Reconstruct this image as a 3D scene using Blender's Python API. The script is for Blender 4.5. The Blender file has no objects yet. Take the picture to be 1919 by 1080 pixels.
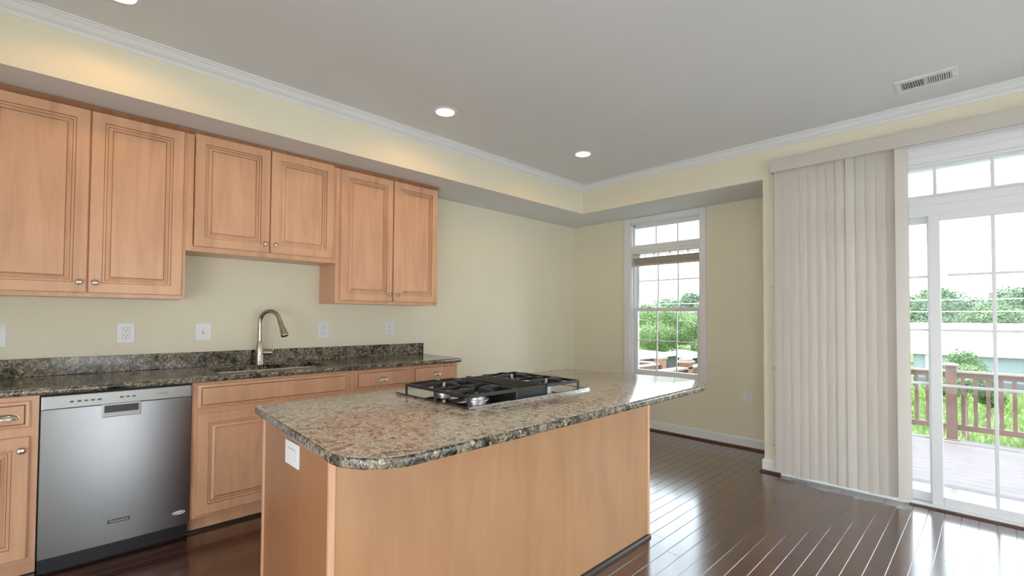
import bpy, bmesh, math, random
from mathutils import Vector, Matrix
random.seed(7)
S = bpy.context.scene
C = S.collection
PI = math.pi

# ------------------------------------------------------------------ camera
W_IMG = 1919.0
cam_pos = Vector((-4.8536, -3.8093, 1.2696))
yaw, pitch, roll, f_px, py = -0.77261, 0.02388, 0.0063, 875.59, 573.34
fw = Vector((-math.sin(yaw)*math.cos(pitch), math.cos(yaw)*math.cos(pitch), math.sin(pitch)))
rt = Vector((math.cos(yaw), math.sin(yaw), 0)); up = rt.cross(fw)
rt, up = rt*math.cos(roll) + up*math.sin(roll), up*math.cos(roll) - rt*math.sin(roll)
cd = bpy.data.cameras.new('camera'); cam = bpy.data.objects.new('camera', cd); C.objects.link(cam)
cam.matrix_world = Matrix(((rt.x, up.x, -fw.x, cam_pos.x), (rt.y, up.y, -fw.y, cam_pos.y),
                           (rt.z, up.z, -fw.z, cam_pos.z), (0, 0, 0, 1)))
cd.sensor_fit = 'HORIZONTAL'; cd.sensor_width = 36.0
cd.lens = 36.0*f_px/W_IMG
cd.shift_y = (py-540.0)/W_IMG
cd.clip_end = 400; cd.clip_start = 0.05
S.camera = cam

# ------------------------------------------------------------------ view, sky, sun
S.view_settings.view_transform = 'Standard'; S.view_settings.look = 'None'
S.view_settings.gamma = 1.0; S.view_settings.use_curve_mapping = False
S.view_settings.exposure = 0.37
wd = bpy.data.worlds.new('sky'); S.world = wd; wd.use_nodes = True
nt = wd.node_tree; nt.nodes.clear()
wo = nt.nodes.new('ShaderNodeOutputWorld'); bg = nt.nodes.new('ShaderNodeBackground')
tc = nt.nodes.new('ShaderNodeTexCoord'); sp = nt.nodes.new('ShaderNodeSeparateXYZ')
cr = nt.nodes.new('ShaderNodeValToRGB')
cr.color_ramp.elements[0].position = 0.0; cr.color_ramp.elements[0].color = (.93, .97, 1, 1)
cr.color_ramp.elements[1].position = 0.8; cr.color_ramp.elements[1].color = (0.74, 0.86, 1, 1)
nt.links.new(tc.outputs['Generated'], sp.inputs[0]); nt.links.new(sp.outputs['Z'], cr.inputs[0])
nt.links.new(cr.outputs[0], bg.inputs[0]); bg.inputs[1].default_value = 4.8
nt.links.new(bg.outputs[0], wo.inputs[0])
sd = bpy.data.lights.new('sun', 'SUN'); sd.energy = 11.0; sd.angle = math.radians(4); sd.color = (1, 0.97, 0.9)
sun = bpy.data.objects.new('sun', sd); C.objects.link(sun); sun.location = (0, 4, 12)
sun.rotation_euler = Vector((0.10, -0.50, -0.86)).to_track_quat('-Z', 'Y').to_euler()

# ------------------------------------------------------------------ material helpers
def lin(r, g, b):
    f = lambda c: (c/255/12.92) if c/255 <= 0.04045 else ((c/255+0.055)/1.055)**2.4
    return (f(r), f(g), f(b), 1)
class Mat:
    def __init__(s, name, col=(.8, .8, .8, 1), rough=.5, metal=0, spec=.5, coat=0, coat_rough=.1):
        s.m = bpy.data.materials.new(name); s.m.use_nodes = True
        s.t = s.m.node_tree; s.b = s.t.nodes['Principled BSDF']
        s.b.inputs['Base Color'].default_value = col; s.b.inputs['Roughness'].default_value = rough
        s.b.inputs['Metallic'].default_value = metal; s.b.inputs['Specular IOR Level'].default_value = spec
        s.b.inputs['Coat Weight'].default_value = coat; s.b.inputs['Coat Roughness'].default_value = coat_rough
        s._co = None
    def n(s, typ, **kw):
        nd = s.t.nodes.new(typ)
        for k, v in kw.items():
            if k.startswith('i_'): nd.inputs[k[2:].replace('_', ' ')].default_value = v
            else: setattr(nd, k, v)
        return nd
    def l(s, a, b): s.t.links.new(a, b)
    def co(s, scale=(1, 1, 1), rot=(0, 0, 0)):
        if s._co is None: s._co = s.n('ShaderNodeTexCoord')
        mp = s.n('ShaderNodeMapping'); mp.inputs['Scale'].default_value = scale; mp.inputs['Rotation'].default_value = rot
        s.l(s._co.outputs['Object'], mp.inputs[0]); return mp.outputs[0]
    def noise(s, scale, detail=3, rough=.5, vec=None, dist=0):
        nd = s.n('ShaderNodeTexNoise'); nd.inputs['Scale'].default_value = scale; nd.inputs['Detail'].default_value = detail
        nd.inputs['Roughness'].default_value = rough; nd.inputs['Distortion'].default_value = dist
        s.l(vec if vec is not None else s.co(), nd.inputs['Vector']); return nd.outputs['Fac']
    def ramp(s, fac, stops, interp='LINEAR'):
        nd = s.n('ShaderNodeValToRGB'); e = nd.color_ramp.elements; nd.color_ramp.interpolation = interp
        e[0].position, e[0].color = stops[0]; e[1].position, e[1].color = stops[-1]
        for p, c in stops[1:-1]:
            q = e.new(p); q.color = c
        s.l(fac, nd.inputs[0]); return nd.outputs[0]
    def mix(s, fac, a, b, blend='MIX'):
        nd = s.n('ShaderNodeMix', data_type='RGBA', blend_type=blend)
        for sock, v in ((nd.inputs[0], fac), (nd.inputs[6], a), (nd.inputs[7], b)):
            if hasattr(v, 'links') or isinstance(v, bpy.types.NodeSocket): s.l(v, sock)
            else: sock.default_value = v
        return nd.outputs[2]
    def color(s, sock): s.l(sock, s.b.inputs['Base Color']); return s
    def bump(s, h, strength=.2, dist=.002):
        nd = s.n('ShaderNodeBump'); nd.inputs['Strength'].default_value = strength; nd.inputs['Distance'].default_value = dist
        s.l(h, nd.inputs['Height']); s.l(nd.outputs[0], s.b.inputs['Normal']); return s

def paint(name, col, rough=.6, tex=90, bs=.06):
    m = Mat(name, col, rough); m.bump(m.noise(tex, 2), bs, .001)
    v = m.noise(1.3, 2); lo = tuple(c*.97 for c in col[:3])+(1,)
    m.color(m.ramp(v, [(.3, lo), (.7, col)])); return m.m
M = {}
M['wall'] = paint('cream wall paint', (.835, .795, .635, 1))
M['ceiling'] = paint('white ceiling paint', (.80, .82, .84, 1), .7)
M['trim'] = paint('white trim paint', (.85, .86, .88, 1), .35, 30, .02)
M['vinyl'] = paint('white vinyl', (.83, .85, .87, 1), .35, 30, .02)
M['plate'] = paint('white plastic', (.86, .87, .9, 1), .3, 20, .01)
M['gapgrey'] = Mat('grey gap', (.40, .41, .42, 1), .5).m
M['slot'] = Mat('dark slot', (.10, .10, .10, 1), .5).m
def wood(name, a, b, c, rough=.33, sx=14, sz=1.1, rot=(0, 0, 0), coat=.25):
    m = Mat(name, a, rough, coat=coat, coat_rough=.22)
    v = m.co((sx, sx, sz), rot)
    g = m.noise(1.0, 6, .6, v, 1.2)
    col = m.ramp(g, [(.28, a), (.5, b), (.72, c)])
    fl = m.ramp(m.noise(3.2, 3, .5, m.co((2.2, 2.2, .7), rot)), [(.35, (.90, .88, .86, 1)), (.65, (1.03, 1.03, 1.03, 1))])
    m.color(m.mix(1.0, col, fl, 'MULTIPLY'))
    m.bump(g, .03, .001); return m.m
MA, MB_, MC = (.70, .385, .232, 1), (.79, .46, .28, 1), (.84, .50, .318, 1)
M['wood'] = wood('maple cabinet wood', MA, MB_, MC)
M['woodh'] = wood('maple horizontal grain', MA, MB_, MC, rot=(0, PI/2, 0))
M['glaze'] = wood('brown glaze in grooves', (.32, .15, .075, 1), (.38, .185, .095, 1), (.44, .22, .115, 1))
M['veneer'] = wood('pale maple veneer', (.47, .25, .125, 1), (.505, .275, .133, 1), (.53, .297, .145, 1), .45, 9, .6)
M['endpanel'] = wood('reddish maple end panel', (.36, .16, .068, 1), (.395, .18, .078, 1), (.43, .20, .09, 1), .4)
M['inside'] = Mat('dark cabinet gap', (.05, .03, .02, 1), .8).m

def granite(name, light, sc=1.0):  # one stone; reflected light is put into its light and dark mixes
    m = Mat(name, (.2, .2, .2, 1), .13, spec=.42, coat=0)
    base = m.co()
    nz = m.n('ShaderNodeTexNoise'); nz.inputs['Scale'].default_value = 46; nz.inputs['Detail'].default_value = 6; nz.inputs['Roughness'].default_value = .62
    m.l(base, nz.inputs['Vector'])
    wv = m.n('ShaderNodeMixRGB'); wv.blend_type = 'LINEAR_LIGHT'; wv.inputs[0].default_value = .030
    m.l(base, wv.inputs[1]); m.l(nz.outputs['Color'], wv.inputs[2]); vec = wv.outputs[0]
    def vor(scale, feat='F1'):
        v = m.n('ShaderNodeTexVoronoi'); v.feature = feat; v.inputs['Scale'].default_value = scale; m.l(vec, v.inputs['Vector']); return v
    V = 80*sc
    v1 = vor(V); bw = m.n('ShaderNodeRGBToBW'); m.l(v1.outputs['Color'], bw.inputs[0])
    if light:
        cells = m.ramp(bw.outputs[0], [(.14, lin(140, 112, 96)), (.25, lin(200, 172, 146)), (.36, lin(228, 208, 182)), (.5, lin(238, 224, 204)), (.75, lin(246, 240, 228))])
    else:
        cells = m.ramp(bw.outputs[0], [(.18, lin(98, 92, 80)), (.34, lin(142, 132, 112)), (.47, lin(172, 160, 136)), (.62, lin(188, 176, 152)), (.85, lin(204, 194, 172))])
    ve = vor(V, 'DISTANCE_TO_EDGE')
    edge = m.ramp(ve.outputs['Distance'], [(.0, (0, 0, 0, 1)), (.085, (1, 1, 1, 1))])
    fine = m.ramp(m.noise(120*sc, 4, .65, vec), [(.38, (0, 0, 0, 1)), (.54, (1, 1, 1, 1))])
    dark = lin(92, 74, 64) if light else lin(44, 42, 40)
    em = m.mix(1.0, edge, fine, 'MULTIPLY') if not light else m.mix(.4, edge, m.mix(1.0, edge, fine, 'MULTIPLY'))
    col = m.mix(em, dark, cells)
    big = m.noise(5.5*sc if light else 7.5*sc, 8, .74, vec, .5)
    if light: veins = m.ramp(big, [(.37, (1, 1, 1, 1)), (.42, (0, 0, 0, 1))])
    else: veins = m.ramp(big, [(.44, (1, 1, 1, 1)), (.51, (0, 0, 0, 1))])
    f2 = m.ramp(m.noise(64*sc, 5, .65, vec), [(.41, (0, 0, 0, 1)), (.53, (1, 1, 1, 1))])
    blk = m.mix(1.0, veins, f2, 'MULTIPLY')
    col = m.mix(blk, col, lin(54, 44, 44) if light else lin(26, 27, 31))
    if light:
        patch = m.ramp(m.noise(2.6, 3, .5, base), [(.40, (1.0, 1.0, .98, 1)), (.6, (1.04, .97, .93, 1))])
        col = m.mix(1.0, col, patch, 'MULTIPLY')
    m.color(col); return m
gl = granite('tan and brown granite', True, .95); M['granite_light'] = gl.m
M['granite_dark'] = granite('dark speckled granite', False, .9).m
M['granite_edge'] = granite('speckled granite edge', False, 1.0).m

def floor_mat():
    m = Mat('dark hardwood', (.1, .05, .03, 1), .2, coat=1.0, coat_rough=.16)
    at = m.n('ShaderNodeAttribute', attribute_name='tone')
    g = m.noise(1.0, 6, .62, m.co((2.2, 38, 4)), 1.0)
    a = m.ramp(g, [(.3, lin(66, 38, 28)), (.7, lin(98, 62, 48))])
    tn = m.ramp(at.outputs['Fac'], [(0, (.72, .72, .74, 1)), (1, (1.22, 1.18, 1.15, 1))])
    m.color(m.mix(1.0, a, tn, 'MULTIPLY'))
    r = m.ramp(m.noise(2.4, 4, .6), [(.3, (.14, .14, .14, 1)), (.75, (.24, .24, .24, 1))])
    m.l(r, m.b.inputs['Roughness'])
    m.bump(m.noise(6, 3, .5, m.co((1, 3, 1))), .05, .004); return m.m
M['floor'] = floor_mat()
M['shoe'] = wood('dark shoe moulding', lin(62, 36, 24), lin(84, 50, 34), lin(98, 60, 42), .3)
M['toe'] = Mat('black shoe strip', lin(52, 47, 44), .3).m

def steel(name, col, rough, axis=(400, 2, 2), bs=.03):
    m = Mat(name, col, rough, 1.0)
    g = m.noise(1, 3, .6, m.co(axis)); m.bump(g, bs, .0005)
    m.l(m.ramp(g, [(.3, (rough*.95,)*3+(1,)), (.7, (rough*1.06,)*3+(1,))]), m.b.inputs['Roughness']); return m.m
M['steel'] = Mat('brushed stainless steel', (.46, .47, .48, 1), .30, 1.0); M['steel'].color(M['steel'].ramp(M['steel'].noise(1, 2, .5, M['steel'].co((700, 700, 3))), [(.3, (.285, .293, .30, 1)), (.7, (.31, .317, .325, 1))])); M['steel'] = M['steel'].m
M['steelp'] = steel('satin control strip', (.34, .34, .335, 1), .40, (2, 2, 300))
M['nickel'] = steel('brushed nickel', (.46, .41, .36, 1), .27, (60, 60, 8))
M['chrome'] = Mat('polished steel', (.78, .78, .78, 1), .12, 1.0).m
M['nickel_bright'] = Mat('satin nickel', (.66, .63, .57, 1), .2, 1.0).m
M['basin'] = steel('sink steel', (.50, .49, .46, 1), .32, (60, 6, 6))
M['iron'] = Mat('cast iron', lin(40, 42, 46), .42); M['iron'].bump(M['iron'].noise(240, 2), .15, .0006); M['iron'] = M['iron'].m
M['glass_black'] = Mat('black cooktop glass', (.012, .012, .013, 1), .04, spec=.6, coat=1, coat_rough=.02).m
M['bronze'] = Mat('bronze burner cap', lin(84, 66, 54), .35, .6).m
M['alu'] = Mat('cast aluminium', (.62, .63, .65, 1), .38, 1.0).m
M['black'] = Mat('black plastic', (.014, .015, .018, 1), .35).m
M['ink_shade'] = Mat('grey print and duct shade', lin(112, 112, 112), .5).m
M['badge'] = Mat('badge plate', lin(70, 72, 74), .3, .8).m

def glass():
    m = bpy.data.materials.new('window glass'); m.use_nodes = True; t = m.node_tree; t.nodes.clear()
    o = t.nodes.new('ShaderNodeOutputMaterial'); mx = t.nodes.new('ShaderNodeMixShader')
    tr = t.nodes.new('ShaderNodeBsdfTransparent'); tr.inputs[0].default_value = (.95, .98, .98, 1)
    g = t.nodes.new('ShaderNodeBsdfGlossy'); g.inputs['Roughness'].default_value = .01
    fr = t.nodes.new('ShaderNodeFresnel'); fr.inputs[0].default_value = 1.25
    t.links.new(fr.outputs[0], mx.inputs[0]); t.links.new(tr.outputs[0], mx.inputs[1]); t.links.new(g.outputs[0], mx.inputs[2])
    t.links.new(mx.outputs[0], o.inputs[0]); return m
M['glass'] = glass()
def vane_mat(name, col, trans):
    m = bpy.data.materials.new(name); m.use_nodes = True; t = m.node_tree; b = t.nodes['Principled BSDF']
    b.inputs['Base Color'].default_value = col; b.inputs['Roughness'].default_value = .5
    tl = t.nodes.new('ShaderNodeBsdfTranslucent'); tl.inputs[0].default_value = col
    mx = t.nodes.new('ShaderNodeMixShader'); mx.inputs[0].default_value = trans
    nz = t.nodes.new('ShaderNodeTexNoise'); nz.inputs['Scale'].default_value = 60
    bp = t.nodes.new('ShaderNodeBump'); bp.inputs['Strength'].default_value = .04; bp.inputs['Distance'].default_value = .001
    t.links.new(nz.outputs['Fac'], bp.inputs['Height']); t.links.new(bp.outputs[0], b.inputs['Normal'])
    t.links.new(b.outputs[0], mx.inputs[1]); t.links.new(tl.outputs[0], mx.inputs[2])
    t.links.new(mx.outputs[0], t.nodes['Material Output'].inputs[0]); return m
M['vane'] = vane_mat('ivory vane', (.755, .715, .655, 1), .22)
M['slat'] = vane_mat('beige blind slat', (.66, .60, .51, 1), .12)
def emit(name, col, s):
    m = Mat(name, (.9, .9, .9, 1)); m.b.inputs['Emission Color'].default_value = col; m.b.inputs['Emission Strength'].default_value = s
    return m.m
M['lamp'] = emit('lit lamp', (1, .86, .62, 1), 9)
M['can'] = Mat('lamp baffle', (.85, .72, .55, 1), .4).m
def simple(name, a, b, sc, rough=.7, det=4):
    m = Mat(name, a, rough); m.color(m.ramp(m.noise(sc, det, .6), [(.35, a), (.65, b)])); return m.m
M['bounce_ground'] = simple('pale bounce ground', (.62, .605, .58, 1), (.70, .68, .655, 1), 1.5)  # unseen ground, made pale to throw light up to the ceiling
M['deck'] = simple('weathered composite deck', (.090, .075, .080, 1), (.106, .090, .095, 1), 6)
M['rail'] = simple('brown composite railing', (0.138, 0.075, 0.057, 1), (0.168, 0.093, 0.072, 1), 14, .5)
M['railcap'] = simple('pale railing cap', (0.252, 0.198, 0.162, 1), (0.300, 0.240, 0.204, 1), 10, .5)
M['brick'] = simple('red brown post', (0.216, 0.096, 0.060, 1), (0.264, 0.126, 0.084, 1), 20, .7)
M['lawn'] = simple('meadow ground', (0.070, 0.120, 0.025, 1), (0.150, 0.210, 0.060, 1), .5, .9)
M['hill'] = simple('hill ground', (0.050, 0.095, 0.025, 1), (0.100, 0.150, 0.050, 1), .2, .9)
M['roofw'] = simple('white metal roof', (0.540, 0.555, 0.570, 1), (0.600, 0.600, 0.600, 1), .4, .6)
M['siding'] = simple('blue grey metal siding', (.185, .225, .245, 1), (.215, .25, .27, 1), .6, .6)
M['roofg'] = simple('pale grey roof', (.085, .088, .095, 1), (.105, .108, .112, 1), 3, .7)
M['hwall'] = simple('grey house wall', (.06, .06, .062, 1), (.08, .08, .08, 1), 2, .7)
M['pole'] = simple('pale utility pole', (0.300, 0.300, 0.288, 1), (0.360, 0.360, 0.342, 1), 4, .7)
M['wire'] = Mat('pale cable', (0.450, 0.468, 0.480, 1), .5).m
M['trunk'] = simple('bark', (.12, .08, .05, 1), (.2, .14, .1, 1), 6, .9)
def leaf(name, a, b, sc=.8):
    m = bpy.data.materials.new(name); m.use_nodes = True; t = m.node_tree; p = t.nodes['Principled BSDF']
    tcn = t.nodes.new('ShaderNodeTexCoord'); nz = t.nodes.new('ShaderNodeTexNoise'); nz.inputs['Scale'].default_value = sc; nz.inputs['Detail'].default_value = 4
    oi = t.nodes.new('ShaderNodeObjectInfo'); ad = t.nodes.new('ShaderNodeMath'); ad.operation = 'MULTIPLY_ADD'; ad.inputs[1].default_value = .35
    r = t.nodes.new('ShaderNodeValToRGB'); e = r.color_ramp.elements; e[0].position = .4; e[0].color = a; e[1].position = .9; e[1].color = b
    t.links.new(tcn.outputs['Object'], nz.inputs['Vector']); t.links.new(oi.outputs['Random'], ad.inputs[0]); t.links.new(nz.outputs['Fac'], ad.inputs[2])
    t.links.new(ad.outputs[0], r.inputs[0]); t.links.new(r.outputs[0], p.inputs['Base Color']); p.inputs['Roughness'].default_value = .6
    tl = t.nodes.new('ShaderNodeBsdfTranslucent'); t.links.new(r.outputs[0], tl.inputs[0])
    mx = t.nodes.new('ShaderNodeMixShader'); mx.inputs[0].default_value = .35
    t.links.new(p.outputs[0], mx.inputs[1]); t.links.new(tl.outputs[0], mx.inputs[2]); t.links.new(mx.outputs[0], t.nodes['Material Output'].inputs[0]); return m
M['leaf_far'] = leaf('blue green foliage', (.050, .105, .062, 1), (.15, .215, .085, 1), .35)
M['leaf_near'] = leaf('fresh green foliage', (.060, .125, .036, 1), (.16, .235, .085, 1), .7)
M['leaf_shrub'] = leaf('shrub foliage', (.022, .075, .010, 1), (.075, .15, .026, 1), 2.5)
M['grass'] = leaf('tall grass', (0.110, 0.190, 0.035, 1), (0.240, 0.310, 0.110, 1), .6)

# ------------------------------------------------------------------ mesh helpers
ORG = {}
def root(name, loc, label=None, cat=None, group=None, kind=None):
    o = bpy.data.objects.new(name, None); C.objects.link(o); o.location = loc; o.empty_display_size = .1
    ORG[o.name] = Vector(loc); tag(o, label, cat, group, kind); return o
def tag(o, label=None, cat=None, group=None, kind=None):
    if label: o['label'] = label
    if cat: o['category'] = cat
    if group: o['group'] = group
    if kind: o['kind'] = kind
    return o
class B:
    """collects shapes (in world coordinates) for ONE mesh object"""
    def __init__(s): s.bm = bmesh.new()
    def face(s, pts, mi=0):
        f = s.bm.faces.new([s.bm.verts.new(p) for p in pts]); f.material_index = mi; return f
    def box(s, x0, x1, y0, y1, z0, z1, mi=0, bev=0):
        x0, x1 = sorted((x0, x1)); y0, y1 = sorted((y0, y1)); z0, z1 = sorted((z0, z1))
        r = bmesh.ops.create_cube(s.bm, size=1, matrix=Matrix.Translation(((x0+x1)/2, (y0+y1)/2, (z0+z1)/2)) @ Matrix.Diagonal((x1-x0, y1-y0, z1-z0, 1)))
        vs = r['verts']; fs = {f for v in vs for f in v.link_faces}
        for f in fs: f.material_index = mi
        if bev:
            es = list({e for v in vs for e in v.link_edges})
            bmesh.ops.bevel(s.bm, geom=es, offset=bev, segments=2, profile=.6, affect='EDGES', clamp_overlap=True)
        return s
    def loops(s, rings, mi=0, cap0=True, cap1=True, mis=None, closed=True):
        """rings: list of equal-length point lists, bridged"""
        V = [[s.bm.verts.new(p) for p in r] for r in rings]; n = len(V[0])
        for i in range(len(V)-1):
            for j in range(n if closed else n-1):
                k = (j+1) % n
                f = s.bm.faces.new((V[i][j], V[i][k], V[i+1][k], V[i+1][j])); f.material_index = mis[i] if mis else mi
        if cap0: f = s.bm.faces.new(list(reversed(V[0]))); f.material_index = mi
        if cap1: f = s.bm.faces.new(V[-1]); f.material_index = mis[-1] if mis else mi
        return s
    def prism(s, poly, axis, a, b, mi=0):
        def P(u, v, t): return {0: (t, u, v), 1: (u, t, v), 2: (u, v, t)}[axis]
        return s.loops([[P(u, v, a) for u, v in poly], [P(u, v, b) for u, v in poly]], mi)
    def tube(s, pts, r, n=12, mi=0, cap=True):
        pts = [Vector(p) for p in pts]; rs = r if isinstance(r, (list, tuple)) else [r]*len(pts)
        rings = []; nrm = None
        for i, p in enumerate(pts):
            t = (pts[min(i+1, len(pts)-1)]-pts[max(i-1, 0)]).normalized()
            if nrm is None:
                nrm = t.orthogonal().normalized()
            nrm = (nrm - t*nrm.dot(t)).normalized(); b = t.cross(nrm)
            rings.append([p+(nrm*math.cos(2*PI*k/n)+b*math.sin(2*PI*k/n))*rs[i] for k in range(n)])
        return s.loops(rings, mi, cap, cap)
    def lathe(s, c, prof, n=24, axis=(0, 0, 1), mi=0, cap=True):
        c = Vector(c); ax = Vector(axis).normalized(); u = ax.orthogonal().normalized(); v = ax.cross(u)
        rings = [[c+ax*h+(u*math.cos(2*PI*k/n)+v*math.sin(2*PI*k/n))*max(r, 1e-4) for k in range(n)] for r, h in prof]
        return s.loops(rings, mi, cap, cap)
    def build(s, name, mats, parent=None, smooth=0, loc=None, kind=None):
        if not isinstance(mats, (list, tuple)): mats = [mats]
        bmesh.ops.recalc_face_normals(s.bm, faces=s.bm.faces)
        me = bpy.data.meshes.new(name)
        if parent is not None: org = ORG[parent.name]
        elif loc is not None: org = Vector(loc)
        else: org = Vector((0, 0, 0))
        bmesh.ops.translate(s.bm, verts=s.bm.verts, vec=-org)
        s.bm.to_mesh(me); s.bm.free()
        for m in mats: me.materials.append(m)
        if smooth:
            me.shade_smooth(); me.set_sharp_from_angle(angle=math.radians(smooth))
        o = bpy.data.objects.new(name, me); C.objects.link(o); ORG[o.name] = org
        if parent is not None: o.parent = parent
        else: o.location = org
        if kind: o['kind'] = kind
        return o
def structure(name, b, mats, smooth=0): return b.build(name, mats, None, smooth, kind='structure')
def copy_tree(o, parent=None):
    c = o.copy(); C.objects.link(c)
    if parent is not None: c.parent = parent
    for ch in [x for x in bpy.data.objects if x.parent == o]: copy_tree(ch, c)
    return c
def text_mesh(txt, size, extrude=.0006):
    cu = bpy.data.curves.new('lettering', 'FONT'); cu.body = txt; cu.size = size; cu.extrude = extrude
    cu.align_x = 'CENTER'; cu.align_y = 'CENTER'; cu.resolution_u = 3
    ob = bpy.data.objects.new('lettering', cu); C.objects.link(ob)
    dg = bpy.context.evaluated_depsgraph_get(); me = bpy.data.meshes.new_from_object(ob.evaluated_get(dg))
    bpy.data.objects.remove(ob); bpy.data.curves.remove(cu); return me

# ------------------------------------------------------------------ room numbers (metres)
ZS, ZC = 2.44, 2.745         # dropped soffit, ceiling
E_, D_ = 0.594, 0.615        # soffit depth at the cabinet wall and at the window wall
YJ = -2.479                  # where the window alcove ends
XL, YB = -6.4, -6.6          # left wall, rear wall; both unseen, with openings added for light
TH = .16

# floor: individual bevelled planks in one mesh
def build_floor():
    b = B(); bm = b.bm; lay = bm.faces.layers.float.new('tone')
    pw = .0787; k0 = int(math.floor((0+2.953)/pw)); y = -2.953+(k0+1)*pw
    rnd = random.Random(3)
    while y > YB:
        y1 = y-pw; x = XL-rnd.random()*1.1
        while x < 0:
            L = rnd.uniform(.55, 1.25); xa, xb = max(x, XL), min(x+L, 0.0); x += L
            if xb-xa < .02: continue
            t = rnd.random(); by, bx, h = .0020, .0010, .0018
            ya, yb = min(y, 0.0), y1
            if ya-yb < .01: continue
            o = [(xa, yb), (xb, yb), (xb, ya), (xa, ya)]; i = [(xa+bx, yb+by), (xb-bx, yb+by), (xb-bx, ya-by), (xa+bx, ya-by)]
            vo = [bm.verts.new((p[0], p[1], -h)) for p in o]; vi = [bm.verts.new((p[0], p[1], 0)) for p in i]
            fs = [bm.faces.new(vi)]+[bm.faces.new((vo[q], vo[(q+1) % 4], vi[(q+1) % 4], vi[q])) for q in range(4)]
            for f in fs: f[lay] = t
        y = y1
    b.box(XL, 0, YB, 0, -.12, -.0019)
    return structure('floor', b, M['floor'])
build_floor()

b = B(); b.box(XL-TH, TH, YB, 0+TH, ZC, ZC+.22); structure('ceiling', b, M['ceiling'])
b = B(); b.box(XL-TH, TH, 0, TH, -.3, ZC); structure('wall_back', b, M['wall'])
b = B(); b.box(XL-TH, XL, YB, -5.9, -.3, ZC); b.box(XL-TH, XL, -2.5, 0, -.3, ZC); b.box(XL-TH, XL, -5.9, -2.5, 1.6, ZC); b.box(XL-TH, XL, -5.9, -2.5, -.3, -.005); structure('wall_left', b, M['wall'])  # opening added in this unseen wall to let in fill light
b = B(); oy0, oy1, oz0, oz1 = -4.9, -1.2, 0, 1.55  # opening put into the unseen rear wall, sized for its fill light
b.box(XL-TH, oy0, YB-TH, YB, -.3, ZC); b.box(oy1, -D_+TH, YB-TH, YB, -.3, ZC); b.box(oy0, oy1, YB-TH, YB, -.3, oz0); b.box(oy0, oy1, YB-TH, YB, oz1, ZC)
structure('wall_front', b, M['wall'])
# soffits
b = B()
b.face([(XL, -E_, ZS), (XL, 0, ZS), (0, 0, ZS), (0, -E_, ZS)], 1)
b.face([(XL, -E_, ZS), (-D_, -E_, ZS), (-D_, -E_, ZC), (XL, -E_, ZC)], 0)
structure('wall_soffit', b, [M['wall'], M['ceiling']])
b = B()
b.face([(-D_, -E_, ZS), (0, -E_, ZS), (0, YJ, ZS), (-D_, YJ, ZS)], 1)
b.face([(-D_, -E_, ZS), (-D_, YJ, ZS), (-D_, YJ, ZC), (-D_, -E_, ZC)], 0)
structure('wall_soffit_window', b, [M['wall'], M['ceiling']])
# window wall with opening
WY0, WY1, WZ0, WZ1 = -1.672, -.838, .60, 2.378
b = B()
b.box(0, TH, YJ-.2, WY0, -.3, ZC); b.box(0, TH, WY1, 0, -.3, ZC)
b.box(0, TH, WY0, WY1, -.3, WZ0); b.box(0, TH, WY0, WY1, WZ1, ZC)
structure('wall_right', b, M['wall'])
# patio door wall (stands forward of the window wall)
DY0, DY1, DZ1 = -4.44, -2.66, 2.34
b = B()
b.box(-D_, -D_+TH, DY1, YJ, -.3, ZC); b.box(-D_, -D_+TH, YB, DY0, -.3, ZC); b.box(-D_, -D_+TH, DY0, DY1, DZ1, ZC)
b.box(-D_, -D_+TH, DY0, DY1, -.3, -.01)
b.box(-D_+TH, 0, YJ-.2, YJ, -.3, ZC)
structure('wall_door', b, M['wall'])

# crown moulding around the tray
prof = [(0, 2.684), (.007, 2.684), (.009, 2.690), (.015, 2.692), (.017, 2.697), (.026, 2.700), (.038, 2.707), (.048, 2.717), (.055, 2.727),
        (.063, 2.729), (.066, 2.735), (.078, 2.738), (.078, 2.745), (0, 2.745)]
b = B()
rings = [[(XL, -E_-p, z) for p, z in prof], [(-D_-p, -E_-p, z) for p, z in prof], [(-D_-p, YB, z) for p, z in prof]]
b.loops(rings); structure('trim_1', b, M['trim'], 25)

# baseboards with dark shoe moulding
def board(name, pts_in, parent_name=None):
    """pts_in: list of (x,y) along the wall foot, with inward normal per point offset list"""
def base_profile(o): return [(0, 0), (.014, 0), (.014, .092), (.010, .102), (.004, .107), (0, .107)]
def shoe_profile(): return [(.0, 0), (.030, 0), (.029, .008), (.024, .016), (.014, .020), (0, .020)]
def run(name, a, bb, n, prof, mat):
    b = B(); nx, ny = n
    b.loops([[(a[0]+nx*p, a[1]+ny*p, z) for p, z in prof], [(bb[0]+nx*p, bb[1]+ny*p, z) for p, z in prof]])
    return structure(name, b, mat)
bp = base_profile(0); shp = shoe_profile()
run('baseboard_right', (0, 0), (0, YJ), (-1, 0), bp, M['trim']); run('trim_2', (0, 0), (0, YJ), (-1, 0), shp, M['shoe'])
run('baseboard_back', (-2.34, 0), (0, 0), (0, -1), bp, M['trim']); run('trim_3', (-2.34, 0), (0, 0), (0, -1), shp, M['shoe'])
run('baseboard_left', (XL, 0), (XL, YB), (1, 0), bp, M['trim'])
def corner_run(name, prof, mat):
    b = B()
    b.loops([[(-.002, YJ+p, z) for p, z in prof], [(-D_-p, YJ+p, z) for p, z in prof], [(-D_-p, DY1+.055, z) for p, z in prof]])
    return structure(name, b, mat)
corner_run('baseboard_door', bp, M['trim']); corner_run('trim_4', shp, M['shoe'])
run('trim_5', (-D_, -3.40), (-D_, DY0-.05), (-1, 0), [(-.003, 0), (.022, 0), (.020, .006), (.014, .010), (-.003, .010)], M['shoe'])
run('trim_6', (-D_, DY0-.05), (-D_, YB), (-1, 0), bp, M['trim'])

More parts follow.
